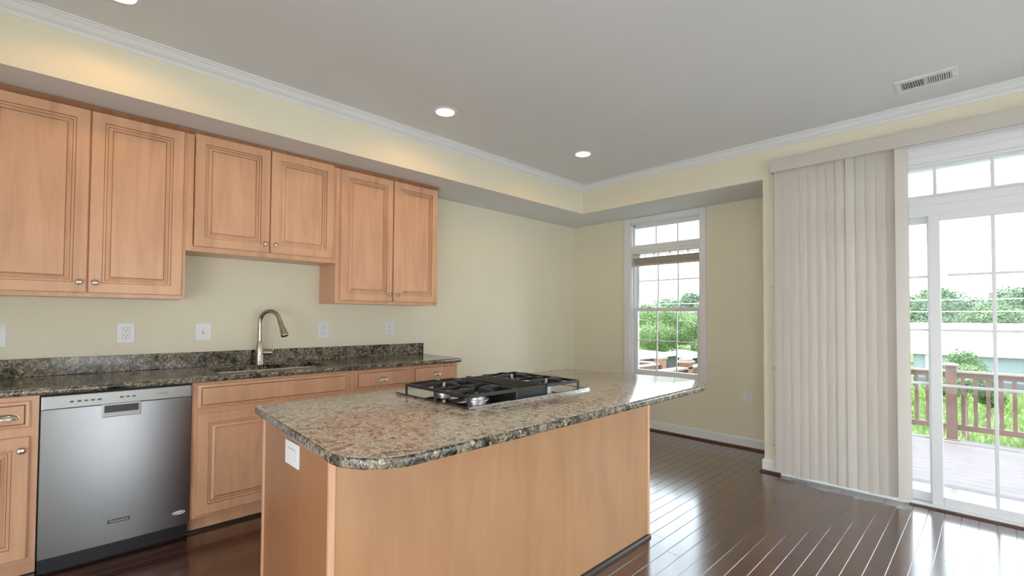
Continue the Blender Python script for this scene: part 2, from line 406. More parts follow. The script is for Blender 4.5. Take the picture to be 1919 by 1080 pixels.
# ------------------------------------------------------------------ window_1
win = root('window_1', (0, -1.255, .6), kind='structure')
b = B()
cx0, cx1 = -.019, .002
b.box(cx0, cx1, WY1, WY1+.078, .535, ZS-.002, bev=.004); b.box(cx0, cx1, WY0-.064, WY0, .535, ZS-.002, bev=.004)
b.box(cx0, cx1, WY0, WY1, WZ1, ZS-.002, bev=.004); b.box(cx0, cx1, WY0, WY1, .535, WZ0, bev=.004)
b.build('casing', M['trim'], win)
b = B(); fx0, fx1 = .045, .135; e = .024
b.box(0, fx1, WY1-.012, WY1, WZ0, WZ1); b.box(0, fx1, WY0, WY0+.012, WZ0, WZ1)
b.box(0, fx1, WY0, WY1, WZ1-.012, WZ1); b.box(-.004, fx1, WY0, WY1, WZ0, WZ0+.014)
b.box(fx0, fx1, WY1-.03, WY1, WZ0, WZ1); b.box(fx0, fx1, WY0, WY0+.03, WZ0, WZ1)
b.box(fx0, fx1, WY0, WY1, WZ1-.03, WZ1); b.box(fx0, fx1, WY0, WY1, WZ0, WZ0+.028)
b.box(.004, fx1, WY0+.01, WY1-.01, 2.050, 2.108, bev=.003)
b.build('window_frame', M['vinyl'], win)
def sash(name, x0, x1, y0, y1, z0, z1, gy0, gy1, gz0, gz1, cols, rows, grid=.014):
    b = B()
    b.box(x0, x1, y0, gy0, z0, z1, bev=.003); b.box(x0, x1, gy1, y1, z0, z1, bev=.003)
    b.box(x0, x1, gy0, gy1, z0, gz0, bev=.003); b.box(x0, x1, gy0, gy1, gz1, z1, bev=.003)
    s_ = b.build(name, M['vinyl'], win); xm = (x0+x1)/2
    for k in range(1, cols):
        y = gy0+(gy1-gy0)*k/cols; b = B(); b.box(xm-.006, xm+.006, y-grid/2, y+grid/2, gz0-.005, gz1+.005, bev=.002); b.build('muntin', M['vinyl'], s_)
    for k in range(1, rows):
        z = gz0+(gz1-gz0)*k/rows; b = B(); b.box(xm-.0055, xm+.0055, gy0-.005, gy1+.005, z-grid/2, z+grid/2, bev=.002); b.build('muntin', M['vinyl'], s_)
    b = B(); b.box(xm-.001, xm+.001, gy0-.004, gy1+.004, gz0-.004, gz1+.004); b.build('pane', M['glass'], s_)
    return s_
sash('transom_sash', .06, .10, WY0+.012, WY1-.012, 2.106, 2.36, -1.643, -.866, 2.128, 2.325, 3, 1)
sash('upper_sash', .094, .128, WY0+.028, WY1-.028, 1.35, 2.06, -1.615, -.893, 1.386, 2.02, 3, 2)
low = sash('lower_sash', .056, .09, WY0+.028, WY1-.028, .628, 1.386, -1.612, -.898, .668, 1.346, 3, 2)
for y in (-1.05, -1.44):
    b = B(); b.box(.050, .088, y-.03, y+.03, 1.386, 1.394, bev=.002); b.lathe((.066, y, 1.394), [(.012, 0), (.012, .006), (.006, .010)], 12); b.build('sash_lock', M['vinyl'], low)

# raised wooden blind in the window head
bl = root('window_blind', (.02, -1.255, 1.88), 'beige slatted blind pulled up to the top of the window', 'blind')
b = B(); b.box(.006, .052, WY0+.016, WY1-.016, 2.018, 2.049, bev=.003); b.build('headrail', M['vinyl'], bl)
by0, by1 = WY0+.018, WY1-.018
for k in range(11):
    z = 1.890+k*.0074; b = B(); b.box(.008, .052, by0, by1, z, z+.0044, bev=.001); b.build('slat', M['slat'], bl)
b = B(); b.box(.006, .052, by0, by1, 1.995, 1.9982); b.build('slat', M['slat'], bl)
b = B(); b.box(.008, .052, by0, by1, 1.872, 1.889, bev=.003); b.build('bottom_rail', M['slat'], bl)
for y in (-.94, -1.135, -1.33, -1.54):
    b = B(); b.tube([(.008, y, 1.972), (.004, y-.006, 1.97), (.008, y+.004, 1.99), (.007, y, 2.018)], .004, 8)
    b.tube([(.014, y+.012, 1.972), (.005, y+.012, 1.975), (.012, y+.008, 2.018)], .0035, 8)
    b.tube([(.012, y-.014, 1.972), (.006, y-.016, 1.972), (.012, y-.010, 2.018)], .0035, 8); b.build('ladder_cord', M['slat'], bl, 40)
b = B(); b.tube([(.004, -.868, 2.02), (.002, -.872, 1.7), (.003, -.874, 1.32)], .0032, 8); wnd = b.build('tilt_wand', M['vinyl'], bl, 40)
b = B(); b.lathe((.003, -.874, 1.245), [(.003, 0), (.0075, .008), (.008, .05), (.0045, .078)], 12); b.build('wand_tip', M['vinyl'], wnd, 40)

# ------------------------------------------------------------------ door_1 (sliding patio door)
dr = root('door_1', (-.555, -3.55, 0), kind='structure')
b = B(); x0, x1 = -.632, -.61
b.box(x0, x1, DY1, DY1+.055, 0, 2.43, bev=.004); b.box(x0, x1, DY0-.055, DY0, 0, 2.43, bev=.004)
b.box(x0, x1, DY0-.055, DY1+.055, DZ1, 2.478, bev=.004); b.box(x0-.008, x1, DY0-.06, DY1+.06, 2.385, 2.40); b.box(x0-.012, x1, DY0-.06, DY1+.06, 2.432, 2.452, bev=.003)
b.build('casing', M['trim'], dr)
b = B(); fx0, fx1 = -.613, -.462
b.box(fx0, fx1, DY1-.04, DY1, 0, DZ1); b.box(fx0, fx1, DY0, DY0+.04, 0, DZ1); b.box(fx0, fx1, DY0, DY1, DZ1-.021, DZ1)
b.box(-.612, -.585, DY0, DY1, -.008, .010, bev=.003); b.box(-.585, fx1, DY0, DY1, -.008, .017); b.box(-.53, fx1, DY0, DY1, .02, .034)
b.box(-.612, fx1, DY0+.03, DY1-.03, 2.052, 2.104, bev=.003); b.box(-.600, fx1, DY0+.03, DY1-.03, 1.995, 2.055, bev=.003); b.box(-.592, fx1, DY0+.03, DY1-.03, 1.98, 2.0)
b.build('door_frame', M['vinyl'], dr)
def dpanel(name, x0, x1, y0, y1, z0, z1, sw, gz0, gz1, skip=None, cols=3, rows=5):
    gy0, gy1 = y0+sw, y1-sw; b = B()
    b.box(x0, x1, y0, gy0, z0, z1, bev=.004); b.box(x0, x1, gy1, y1, z0, z1, bev=.004)
    b.box(x0, x1, gy0, gy1, z0, gz0, bev=.004); b.box(x0, x1, gy0, gy1, gz1, z1, bev=.004)
    p = b.build(name, M['vinyl'], dr); xm = (x0+x1)/2
    for k in range(1, cols):
        y = gy1-(gy1-gy0)*k/cols; b = B(); b.box(xm-.007, xm+.007, y-.010, y+.010, gz0-.005, gz1+.005, bev=.003); b.build('muntin', M['vinyl'], p)
    for k in range(1, rows):
        z = gz1-(gz1-gz0)*k/rows; b = B()
        ye = gy1-.036 if (skip == k) else gy1+.005
        b.box(xm-.0065, xm+.0065, gy0-.005, ye, z-.0085, z+.0085, bev=.003); b.build('muntin', M['vinyl'], p)
    b = B(); b.box(xm-.0015, xm+.0015, gy0-.004, gy1+.004, gz0-.004, gz1+.004); b.build('pane', M['glass'], p)
    return p
pr = dpanel('sliding_panel', -.585, -.548, -4.385, -3.515, .018, 1.992, .058, .082, 1.942, skip=1)
dpanel('fixed_panel', -.530, -.495, -3.56, -2.70, .028, 1.99, .058, .082, 1.94)
dpanel('transom_panel', -.585, -.535, -4.40, -2.70, 2.106, 2.335, .022, 2.128, 2.311, cols=6, rows=1)
b = B(); b.box(-.598, -.584, -4.372, -4.340, .92, 1.14, bev=.005); b.tube([(-.590, -4.356, .94), (-.625, -4.356, .97), (-.625, -4.356, 1.09), (-.590, -4.356, 1.12)], .008, 10); b.build('door_handle', M['vinyl'], pr, 40)

# ------------------------------------------------------------------ vertical blind
vb = root('vertical_blind', (-.66, -3.0, 0), 'ivory vertical blind bunched at the left of the sliding glass door', 'blind')
b = B(); vy0, vy1 = -4.75, -2.557
b.box(-.706, -.698, vy0, vy1, 2.458, 2.560, bev=.002); b.box(-.700, -.617, vy1-.008, vy1, 2.458, 2.560, bev=.002); b.box(-.700, -.617, vy0, vy0+.008, 2.458, 2.560)
b.build('valance', M['vane'], vb)
b = B(); b.box(-.690, -.640, vy0+.02, vy1-.02, 2.515, 2.545, bev=.003); b.build('track', M['vinyl'], vb)
def vane(y, ang, w=.089, x=-.662, zb=.030, sway=0):
    n = 7; pts = []
    for k in range(n):
        u = (k/(n-1)-.5)*w; s = .0018*(1-(2*k/(n-1)-1)**2)
        pts.append((-math.sin(ang)*u - math.cos(ang)*s, math.cos(ang)*u - math.sin(ang)*s))
    outl = pts+[(px+.0012, pyy) for px, pyy in reversed(pts)]
    b = B(); b.loops([[(x+sway+px, y+pyy, zb) for px, pyy in outl], [(x+px, y+pyy, 2.512) for px, pyy in outl]])
    return b.build('vane', M['vane'], vb, 50)
angs = [.07, .065, .075, .07, .10, .07, .08, .20, .24, .07, .075, .07, .14]
for k, a in enumerate(angs):
    vane(-2.622-k*.0605, a, zb=.034+.004*math.sin(k*1.7))
vane(-3.385, .70, x=-.668, zb=.032)
b = B(); b.tube([(-.664, -2.566, 2.46), (-.655, -2.570, .16)], .0017, 6); b.tube([(-.640, -2.566, 2.46), (-.645, -2.572, .16)], .0017, 6)
cdp = b.build('pull_cord', M['vinyl'], vb)
for z in (1.545, .865, .22):
    b = B(); b.box(-.668, -.645, -2.574, -2.556, z-.018, z+.018, bev=.003); b.build('cord_clip', M['slat'], cdp)
b = B(); b.box(-.640, -.631, -2.586, -2.556, .045, .155, bev=.004); b.build('cord_tensioner', M['plate'], vb)

# ------------------------------------------------------------------ cabinet builders
def rect(x0, x1, z0, z1, ins, y): return [(x0+ins, y, z0+ins), (x1-ins, y, z0+ins), (x1-ins, y, z1-ins), (x0+ins, y, z1-ins)]
def door_mesh(x0, x1, z0, z1, yf, fr=.056, th=.019):
    b = B()
    seq = [(0, -th, 0), (0, -.004, 0), (.004, 0, 0), (fr, 0, 0), (fr+.003, -.006, 1), (fr+.013, -.0065, 0), (fr+.016, -.010, 1), (fr+.020, -.0095, 0),
           (fr+.034, -.0015, 0), (fr+.0365, -.0045, 1), (fr+.039, -.0015, 0)]
    rings = [rect(x0, x1, z0, z1, i, yf-d) for i, d, m in seq]
    b.loops(rings, 0, True, True, [seq[i+1][2] for i in range(len(seq)-1)]+[0]); return b
def drawer_mesh(x0, x1, z0, z1, yf, th=.019):
    b = B()
    seq = [(0, -th, 0), (0, -.009, 0), (.006, -.006, 0), (.016, -.005, 0), (.0185, -.0065, 1), (.021, -.001, 1), (.024, 0, 0)]
    rings = [rect(x0, x1, z0, z1, i, yf-d) for i, d, m in seq]
    b.loops(rings, 0, True, True, [seq[i+1][2] for i in range(len(seq)-1)]+[0]); return b
def knob(x, z, yf, parent):
    b = B(); b.lathe((x, yf+.001, z), [(.010, 0), (.010, .002), (.0055, .005), (.0055, .013), (.010, .016), (.0145, .021), (.0150, .025), (.012, .029), (.005, .031)], 20, (0, -1, 0))
    return b.build('knob', M['nickel'], parent, 35)
def cup_pull(x, z, yf, parent):
    b = B(); nu, nv = 17, 8; a_, h_, d_ = .041, .026, .025
    def P(u, v, g=1.0): return (x+a_*g*math.cos(u), yf-.0012-d_*g*math.sin(u)**.8*math.sin(v), z-.012+h_*g*math.sin(u)**.8*math.cos(v))
    us = [max(.0, min(PI, PI*k/(nu-1))) for k in range(nu)]
    b.loops([[P(u, PI/2*k/(nv-1)) for u in us] for k in range(nv)], 0, False, False, closed=False)
    b.tube([P(u, 0, 1.04) for u in us], .0017, 8); b.tube([P(u, PI/2, 1.0) for u in us], .0015, 8)
    o = b.build('cup_pull', M['nickel_bright'], parent, 60)
    md = o.modifiers.new('thick', 'SOLIDIFY'); md.thickness = .0014; md.offset = 0
    return o
WM = [M['wood'], M['glaze']]; WH = [M['woodh'], M['glaze']]
def wall_cabinet(x0, x1, z0, doors, label, dz0, dz1):
    t = root('wall_cabinet', ((x0+x1)/2, -.15, z0), label, 'cabinet')
    b = B(); b.box(x0, x1, -.284, -.002, z0+.012, ZS-.002)
    b.box(x0+.002, x1-.002, -.275, -.004, z0+.0, z0+.013); b.build('body', M['wood'], t)
    b = B(); st = .036
    b.box(x0, x0+st, -.302, -.284, z0, ZS-.002); b.box(x1-st, x1, -.302, -.284, z0, ZS-.002)
    b.box(x0+st, x1-st, -.3015, -.284, z0, z0+.036); b.box(x0+st, x1-st, -.3015, -.284, ZS-.04, ZS-.002)
    xm = (x0+x1)/2; b.box(xm-.02, xm+.02, -.3012, -.284, z0+.036, ZS-.04); b.build('face_frame', M['wood'], t)
    b = B(); e0, e1 = x0, x1
    b.prism([(-.302, ZS-.030), (-.312, ZS-.028), (-.322, ZS-.016), (-.325, ZS-.012), (-.325, ZS-.003), (-.302, ZS-.003)], 0, e0, e1); b.build('top_moulding', M['glaze'], t)
    for i, (a, c) in enumerate(doors):
        d = door_mesh(a, c, dz0, dz1, -.322).build('door', WM, t)
        kx = c-.030 if i == 0 else a+.030
        knob(kx, dz0+.058, -.322, d)
    return t
wall_cabinet(-5.20, -4.286, 1.367, [(-5.172, -4.7385), (-4.7325, -4.303)], 'tall double-door maple wall cabinet at the left edge, above the dishwasher', 1.389, 2.408)
wall_cabinet(-4.285, -3.331, 1.673, [(-4.245, -3.8055), (-3.7985, -3.353)], 'shorter double-door maple wall cabinet above the sink', 1.704, 2.418)
wall_cabinet(-3.330, -2.391, 1.367, [(-3.297, -2.848), (-2.838, -2.402)], 'tall double-door maple wall cabinet at the right end of the row', 1.390, 2.408)

def base_cabinet(x0, x1, label, fronts):
    t = root('base_cabinet', ((x0+x1)/2, -.3, 0), label, 'cabinet')
    b = B(); g = .0
    b.box(x0, x0+.018, -.592, -.02, .102, .882); b.box(x1-.018, x1, -.592, -.02, .102, .882)   # hollow carcass
    b.box(x0+.018, x1-.018, -.592, -.02, .102, .12); b.box(x0+.018, x1-.018, -.03, -.02, .12, .882)
    b.build('body', M['wood'], t)
    b = B(); st = .034
    b.box(x0, x0+st, -.611, -.592, .102, .882); b.box(x1-st, x1, -.611, -.592, .102, .882)
    b.box(x0+st, x1-st, -.6105, -.592, .102, .14); b.box(x0+st, x1-st, -.6105, -.592, .84, .882); b.box(x0+st, x1-st, -.6105, -.592, .69, .745)
    b.build('face_frame', M['wood'], t)
    b = B(); b.box(x0, x1, -.548, -.530, .0, .102); b.build('toe_board', M['wood'], t)
    b = B(); b.prism([(-.548, 0), (-.560, 0), (-.558, .012), (-.548, .018)], 0, x0, x1); b.build('shoe_strip', M['toe'], t)
    for kind, a, c, z0, z1, h in fronts:
        if kind == 'drawer':
            d = drawer_mesh(a, c, z0, z1, -.630).build('drawer', WH, t)
            if h: cup_pull((a+c)/2+h, (z0+z1)/2-.004, -.630, d)
        else:
            d = door_mesh(a, c, z0, z1, -.630).build('door', WM, t)
            if h: knob(h, z1-.060, -.630, d)
    return t
base_cabinet(-5.42, -4.903, 'maple base cabinet left of the dishwasher, cut by the photo edge', [('drawer', -5.39, -4.931, .732, .858, .15), ('door', -5.39, -4.931, .119, .690, -4.958)])
base_cabinet(-4.288, -3.336, 'wide maple sink base cabinet right of the dishwasher', [('drawer', -4.260, -3.362, .729, .866, 0), ('door', -4.262, -3.815, .118, .700, -3.845), ('door', -3.807, -3.362, .118, .700, -3.777)])
base_cabinet(-3.335, -2.858, 'narrow maple base cabinet with a cup-pull drawer, just right of the sink base', [('drawer', -3.310, -2.882, .734, .874, .001), ('door', -3.310, -2.882, .118, .700, -3.28)])
base_cabinet(-2.857, -2.385, 'maple base cabinet with a cup-pull drawer at the right end of the counter', [('drawer', -2.836, -2.398, .734, .876, .001), ('door', -2.836, -2.398, .118, .700, -2.806)])

# ------------------------------------------------------------------ wall counter, splash, sink, faucet
SX0, SX1, SY0, SY1 = -4.135, -3.425, -.532, -.150
CT, CB = .914, .882
b = B(); xl = -5.45
def bull(y): return [(y+.03, CB), (y+.010, CB), (y+.003, CB+.004), (y, CB+.010), (y, CT-.008), (y+.003, CT-.002), (y+.009, CT), (y+.03, CT)]
# front strip with rounded nose, tapering ends to the right edge
def slabpoly(pts): b.loops([[(x, y, CB) for x, y in pts], [(x, y, CT) for x, y in pts]])
yf = -.648
nose = bull(yf)
b.loops([[(xl, y, z) for y, z in nose], [(-2.371, y, z) for y, z in nose], [(-2.364, y+.004, z*.5+.449) for y, z in nose]])
slabpoly([(xl, yf+.03), (SX0, yf+.03), (SX0, 0), (xl, 0)])
slabpoly([(SX1, yf+.03), (-2.365, yf+.03), (-2.337, 0), (SX1, 0)])
slabpoly([(SX0, yf+.03), (SX1, yf+.03), (SX1, SY0), (SX0, SY0)])
slabpoly([(SX0, SY1), (SX1, SY1), (SX1, 0), (SX0, 0)])
ct = b.build('countertop', M['granite_dark'], None, 30, loc=(-3.9, -.32, CB))
tag(ct, 'dark speckled granite countertop along the wall, with the sink cut into it', 'countertop')
b = B(); b.box(xl, -2.337, -.021, -.001, CT+.0005, 1.016, bev=.002)
tag(b.build('backsplash', M['granite_dark'], None, loc=(-3.9, -.01, CT)), 'low dark granite backsplash strip standing against the back wall', 'backsplash')
sk = root('sink', ((SX0+SX1)/2, (SY0+SY1)/2, .68), 'stainless undermount sink sunk into the wall counter', 'sink')
def rr(x0, x1, y0, y1, r, n=5):
    p = []
    for cx, cy, a0 in ((x1-r, y1-r, 0), (x0+r, y1-r, PI/2), (x0+r, y0+r, PI), (x1-r, y0+r, 3*PI/2)):
        for k in range(n+1):
            a = a0+PI/2*k/n; p.append((cx+r*math.cos(a), cy+r*math.sin(a)))
    return p
b = B()
R = [(-.022, CB-.001, .03), (.000, CB-.001, .05), (.002, CB-.004, .05), (.006, .75, .05), (.014, .705, .05), (.05, .690, .03), (.20, .686, .02)]
b.loops([[(x, y, z) for x, y in rr(SX0+i, SX1-i, SY0+min(i, .15), SY1-min(i, .15), r)] for i, z, r in R], 0, False, True)
bas = b.build('basin', M['basin'], sk, 40); md = bas.modifiers.new('thick', 'SOLIDIFY'); md.thickness = .0015; md.offset = 1
b = B(); b.lathe(((SX0+SX1)/2, (SY0+SY1)/2, .687), [(.045, 0), (.045, .002), (.036, .002), (.03, -.0005), (.004, -.0005)], 24); b.build('drain', M['chrome'], sk, 30)
fx, fy = -3.790, -.088
fa = root('faucet', (fx, fy, CT), 'brushed nickel gooseneck faucet standing behind the sink', 'faucet')
b = B(); b.lathe((fx, fy, CT), [(.030, 0), (.030, .004), (.028, .010), (.0285, .06), (.026, .11), (.0205, .15), (.017, .17)], 28); b.build('body', M['nickel'], fa, 40)
dv = Vector((.55, -.83, 0)).normalized()   # spout swings over the sink
path = [Vector((fx, fy, CT+.165)), Vector((fx, fy, CT+.24)), Vector((fx, fy, CT+.30))]
Rg = .082
for k in range(1, 13):
    a = PI-k/12*PI*.93; c = Vector((fx, fy, CT+.305))+dv*Rg
    path.append(c+dv*(Rg*math.cos(a))+Vector((0, 0, 1.0*Rg*math.sin(a))))
b = B(); b.tube(path, .0148, 16); b.build('spout', M['nickel'], fa, 50)
e = path[-1]; tdir = (path[-1]-path[-2]).normalized()
tdir = (tdir+Vector((.06*dv.x, .06*dv.y, 0))).normalized()
b = B(); b.lathe(e-tdir*.004, [(.0155, 0), (.016, .004), (.0165, .04), (.0225, .095), (.0265, .118), (.0265, .126), (.024, .129)], 24, tdir); sph = b.build('spray_head', M['nickel'], fa, 40)
b = B(); b.lathe(e+tdir*.1245, [(.022, 0), (.021, .003)], 24, tdir); b.build('nozzle', M['black'], sph)
hd = Vector((.92, -.39, 0)).normalized(); hb = Vector((fx, fy, CT+.085))
b = B(); b.tube([hb+hd*.02, hb+hd*.045, hb+hd*.085], [.021, .019, .0185], 18); b.build('valve_body', M['nickel'], fa, 40)
p0 = hb+hd*.080
b = B(); b.tube([p0+Vector((0, 0, .008)), p0+hd*.014+Vector((0, 0, .030)), p0+hd*.012+Vector((0, 0, .055)), p0-hd*.002+Vector((0, 0, .085)), p0-hd*.016+Vector((0, 0, .108))], [.010, .0075, .0065, .006, .005], 12); b.build('handle', M['nickel'], fa, 50)

# ------------------------------------------------------------------ dishwasher
dx0, dx1 = -4.897, -4.293
dw = root('dishwasher', (-4.595, -.3, 0), 'stainless steel dishwasher under the wall counter', 'dishwasher')
b = B(); b.box(dx0-.003, dx1+.002, -.598, -.03, .10, .878); b.build('cabinet_shell', M['black'], dw)
b = B(); b.box(dx0, dx1, -.590, -.555, .012, .098); b.box(dx0+.02, dx1-.02, -.56, -.08, .0, .10); b.build('kickplate', M['black'], dw)
b = B(); nx, nz = 24, 16; z0, z1 = .096, .8052
V = [[None]*(nz+1) for _ in range(nx+1)]
for i in range(nx+1):
    for j in range(nz+1):
        u, v = i/nx, j/nz
        bow = .0075*math.sin(PI*u)**.8*(1-.35*math.cos(2*PI*v)*.5) + .0012*math.sin(PI*v)
        V[i][j] = b.bm.verts.new((dx0+.001+(dx1-dx0-.002)*u, -.632-bow, z0+(z1-z0)*v))
for i in range(nx):
    for j in range(nz): b.bm.faces.new((V[i][j], V[i+1][j], V[i+1][j+1], V[i][j+1]))
for side in ([V[i][0] for i in range(nx+1)], [V[i][nz] for i in range(nx+1)], [V[0][j] for j in range(nz+1)], [V[nx][j] for j in range(nz+1)]):
    back = [b.bm.verts.new((v.co.x, -.598, v.co.z)) for v in side]
    for k in range(len(side)-1): b.bm.faces.new((side[k], side[k+1], back[k+1], back[k]))
b.build('door', M['steel'], dw, 30)
b = B(); hx0, hx1, hz0 = -4.668, -4.530, .752
b.box(dx0, dx1, -.640, -.598, .806, .873, bev=.005)
b.box(hx0-.010, hx1+.010, -.645, -.62, hz0-.010, .812, bev=.003)
cp = b.build('control_panel', M['steelp'], dw)
b = B(); b.box(hx0, hx1, -.6462, -.638, hz0, .802); hp = b.build('handle_recess', M['black'], dw)
b = B(); b.prism([(-.6462, .752), (-.649, .752), (-.6468, .766), (-.6462, .766)], 0, hx0, hx1); b.build('grip_lip', M['steelp'], hp)
def button(x, z, rx, rz):
    b = B(); o = [(rx*math.cos(2*PI*k/18), rz*math.sin(2*PI*k/18)) for k in range(18)]
    b.loops([[(x+u, -.6398, z+v) for u, v in o], [(x+u, -.6412, z+v) for u, v in o], [(x+u*.82, -.6412, z+v*.72) for u, v in o], [(x+u*.82, -.6404, z+v*.72) for u, v in o]], 0, False, True)
    b.build('button', M['ink_shade'], cp)
for x in (-4.790, -4.762, -4.737, -4.712, -4.687): button(x, .838, .0085, .005)
for x in (-4.600, -4.575, -4.550): button(x, .840, .0085, .005)
for x in (-4.372, -4.358, -4.344): button(x, .845, .0022, .0022)
me = text_mesh('CANCEL', .014); me.materials.append(M['ink_shade'])
o = bpy.data.objects.new('lettering', me); C.objects.link(o); o.parent = cp; o.location = Vector((-4.43, -.6402, .841))-ORG[cp.name]; o.rotation_euler = (PI/2, 0, 0)
def on_door(o, x, z): pass
b = B(); b.box(-4.644, -4.556, -.6425, -.636, .196, .214, bev=.001); bdg = b.build('badge', M['badge'], dw)
me = text_mesh('KitchenAid', .0165); me.materials.append(M['chrome'])
o = bpy.data.objects.new('lettering', me); C.objects.link(o); o.parent = bdg; o.location = Vector((-4.600, -.6428, .2052))-ORG[bdg.name]; o.rotation_euler = (PI/2, 0, 0)
b = B(); el = [(.030*math.cos(2*PI*k/28), .0095*math.sin(2*PI*k/28)) for k in range(28)]
b.loops([[(-4.342+u, -.633, .168+v) for u, v in el], [(-4.342+u, -.6385, .168+v) for u, v in el], [(-4.342+u*.95, -.640, .168+v*.9) for u, v in el]]); ob_ = b.build('badge', M['plate'], dw)
me = text_mesh('ARCHITECT', .0095); me.materials.append(M['badge'])
o = bpy.data.objects.new('lettering', me); C.objects.link(o); o.parent = ob_; o.location = Vector((-4.342, -.6402, .168))-ORG[ob_.name]; o.rotation_euler = (PI/2, 0, 0)

# ------------------------------------------------------------------ outlets and switches
def plate(o_, ux, w, h, mat_parts, label, cat, face=(0, -1, 0), kind='outlet', horiz=False, group=None):
    """o_: centre on the wall; ux: in-plane horizontal unit vector; face: outward normal"""
    O = Vector(o_); U = Vector(ux); N = Vector(face); Z = Vector((0, 0, 1))
    t = root('light_switch' if kind in ('switch', 'rocker') else 'wall_outlet', O, label, cat, group)
    def bx(b, u0, u1, v0, v1, d0, d1, bev=0):
        if horiz: u0, u1, v0, v1 = v0, v1, u0, u1
        ps = [O+U*u+Z*v+N*d for u in (u0, u1) for v in (v0, v1) for d in (d0, d1)]
        b.box(min(p.x for p in ps), max(p.x for p in ps), min(p.y for p in ps), max(p.y for p in ps), min(p.z for p in ps), max(p.z for p in ps), bev=bev)
    b = B(); bx(b, -w/2, w/2, -h/2, h/2, .0, .006, .0025); b.build('cover_plate', M['plate'], t)
    if kind in ('outlet', 'rocker'):
        b = B(); bx(b, -.0185, .0185, -.036, .036, .0055, .0066); b.build('gap', M['gapgrey'], t)
        b = B(); bx(b, -.0170, .0170, -.0345, .0345, .006, .0085, .001); ins = b.build('insert', M['plate'], t)
        if kind == 'outlet':
            for s in (-1, 1):
                b = B(); bx(b, -.0085, -.0060, s*.017-.001, s*.017+.009, .008, .0088); bx(b, .0060, .0085, s*.017-.001, s*.017+.008, .008, .0088)
                bx(b, -.0025, .0025, s*.017-.0125, s*.017-.007, .008, .0088); b.build('socket_slots', M['slot'], ins)
    elif kind == 'duplex':
        for s in (-1, 1):
            b = B(); bx(b, -.016, .016, s*.020-.014, s*.020+.014, .0055, .0075, .003); ins = b.build('socket', M['plate'], t)
            b = B(); bx(b, -.0085, -.0060, s*.020-.002, s*.020+.009, .0072, .0080); bx(b, .0060, .0085, s*.020-.002, s*.020+.008, .0072, .0080); bx(b, -.0025, .0025, s*.020-.011, s*.020-.006, .0072, .0080); b.build('socket_slots', M['slot'], ins)
    else:
        b = B(); bx(b, -.0055, .0055, -.0125, .0125, .0055, .0066); b.build('gap', M['gapgrey'], t)
        b = B(); bx(b, -.004, .004, -.002, .011, .006, .016, .001); b.build('toggle', M['plate'], t)
    for s in (-1, 1):
        b = B(); bx(b, -.0028, .0028, s*.047-.0028, s*.047+.0028, .0058, .0068); b.build('screw', M['plate'], t)
    return t
ux = (1, 0, 0)
plate((-4.538, 0, 1.153), ux, .088, .124, 0, 'white outlet on the back wall above the dishwasher', 'outlet')
plate((-4.124, 0, 1.152), ux, .094, .122, 0, 'white toggle switch on the back wall, just left of the faucet', 'switch', kind='switch')
plate((-3.292, 0, 1.152), ux, .084, .124, 0, 'white outlet on the back wall, first right of the faucet', 'outlet')
plate((-2.691, 0, 1.155), ux, .080, .114, 0, 'white outlet on the back wall under the right end of the wall cabinets', 'outlet')
plate((-5.108, 0, 1.148), ux, .116, .126, 0, 'white switch plate on the back wall at the left edge of the photo', 'switch', kind='rocker')
plate((0, -2.141, .497), (0, 1, 0), .084, .110, 0, 'white outlet low on the wall right of the window', 'outlet', face=(-1, 0, 0), kind='duplex')

# ------------------------------------------------------------------ island
IX0, IX1, IY0, IY1 = -4.252, -2.364, -2.405, -1.800
isl = root('kitchen_island', (-3.3, -2.1, 0), 'pale maple kitchen island in the middle of the floor', 'island')
b = B()   # hollow carcass
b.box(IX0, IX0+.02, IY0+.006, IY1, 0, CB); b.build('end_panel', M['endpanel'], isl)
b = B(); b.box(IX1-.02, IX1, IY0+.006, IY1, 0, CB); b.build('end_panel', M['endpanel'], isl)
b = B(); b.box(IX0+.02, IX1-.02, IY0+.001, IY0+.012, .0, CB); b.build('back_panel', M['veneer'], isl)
b = B(); b.box(IX0-.001, IX0+.019, IY0-.002, IY0+.010, 0, CB, bev=.001); b.build('corner_strip', M['wood'], isl)
b = B(); b.box(IX1-.019, IX1+.001, IY0-.006, IY0+.010, 0, CB, bev=.001); b.build('corner_strip', M['wood'], isl)
b = B(); b.box(IX0-.004, IX0+.016, IY1-.002, IY1+.017, .102, CB, bev=.001); b.box(IX1-.016, IX1, IY1, IY1+.018, .102, CB); b.box(IX0+.016, IX1-.016, IY1, IY1+.018, .84, CB); b.box(IX0+.016, IX1-.016, IY1, IY1+.018, .102, .14); b.build('face_frame', M['wood'], isl)
b = B(); b.box(IX0+.02, IX1-.02, IY1-.07, IY1-.055, 0, .102); b.box(IX0+.02, IX1-.02, IY0+.012, IY1-.07, .102, .12); b.build('toe_board', M['wood'], isl)
def idoor(a, c, z0, z1):
    bb = door_mesh(a, c, z0, z1, 0); bmesh.ops.transform(bb.bm, matrix=Matrix.Translation(((a+c), IY1+.038, 0)) @ Matrix.Rotation(PI, 4, 'Z'), verts=bb.bm.verts)
    d = bb.build('door', WM, isl); return d
for a in (-4.20, -3.74, -3.28, -2.82): idoor(a, a+.44, .12, .86)
b = B(); b.prism([(IY0, .0), (IY0-.016, 0), (IY0-.0155, .008), (IY0-.011, .017), (IY0, .020)], 0, IX0, IX1); b.build('shoe_strip', M['toe'], isl)
def offset_loop(poly, d):
    n = len(poly); out = []
    for i in range(n):
        a, p, c = Vector(poly[i-1]), Vector(poly[i]), Vector(poly[(i+1) % n])
        e1 = (p-a).normalized(); e2 = (c-p).normalized(); n1 = Vector((-e1.y, e1.x)); n2 = Vector((-e2.y, e2.x)); m = (n1+n2).normalized()
        out.append(p+m*(d/max(.3, m.dot(n1))))
    return out
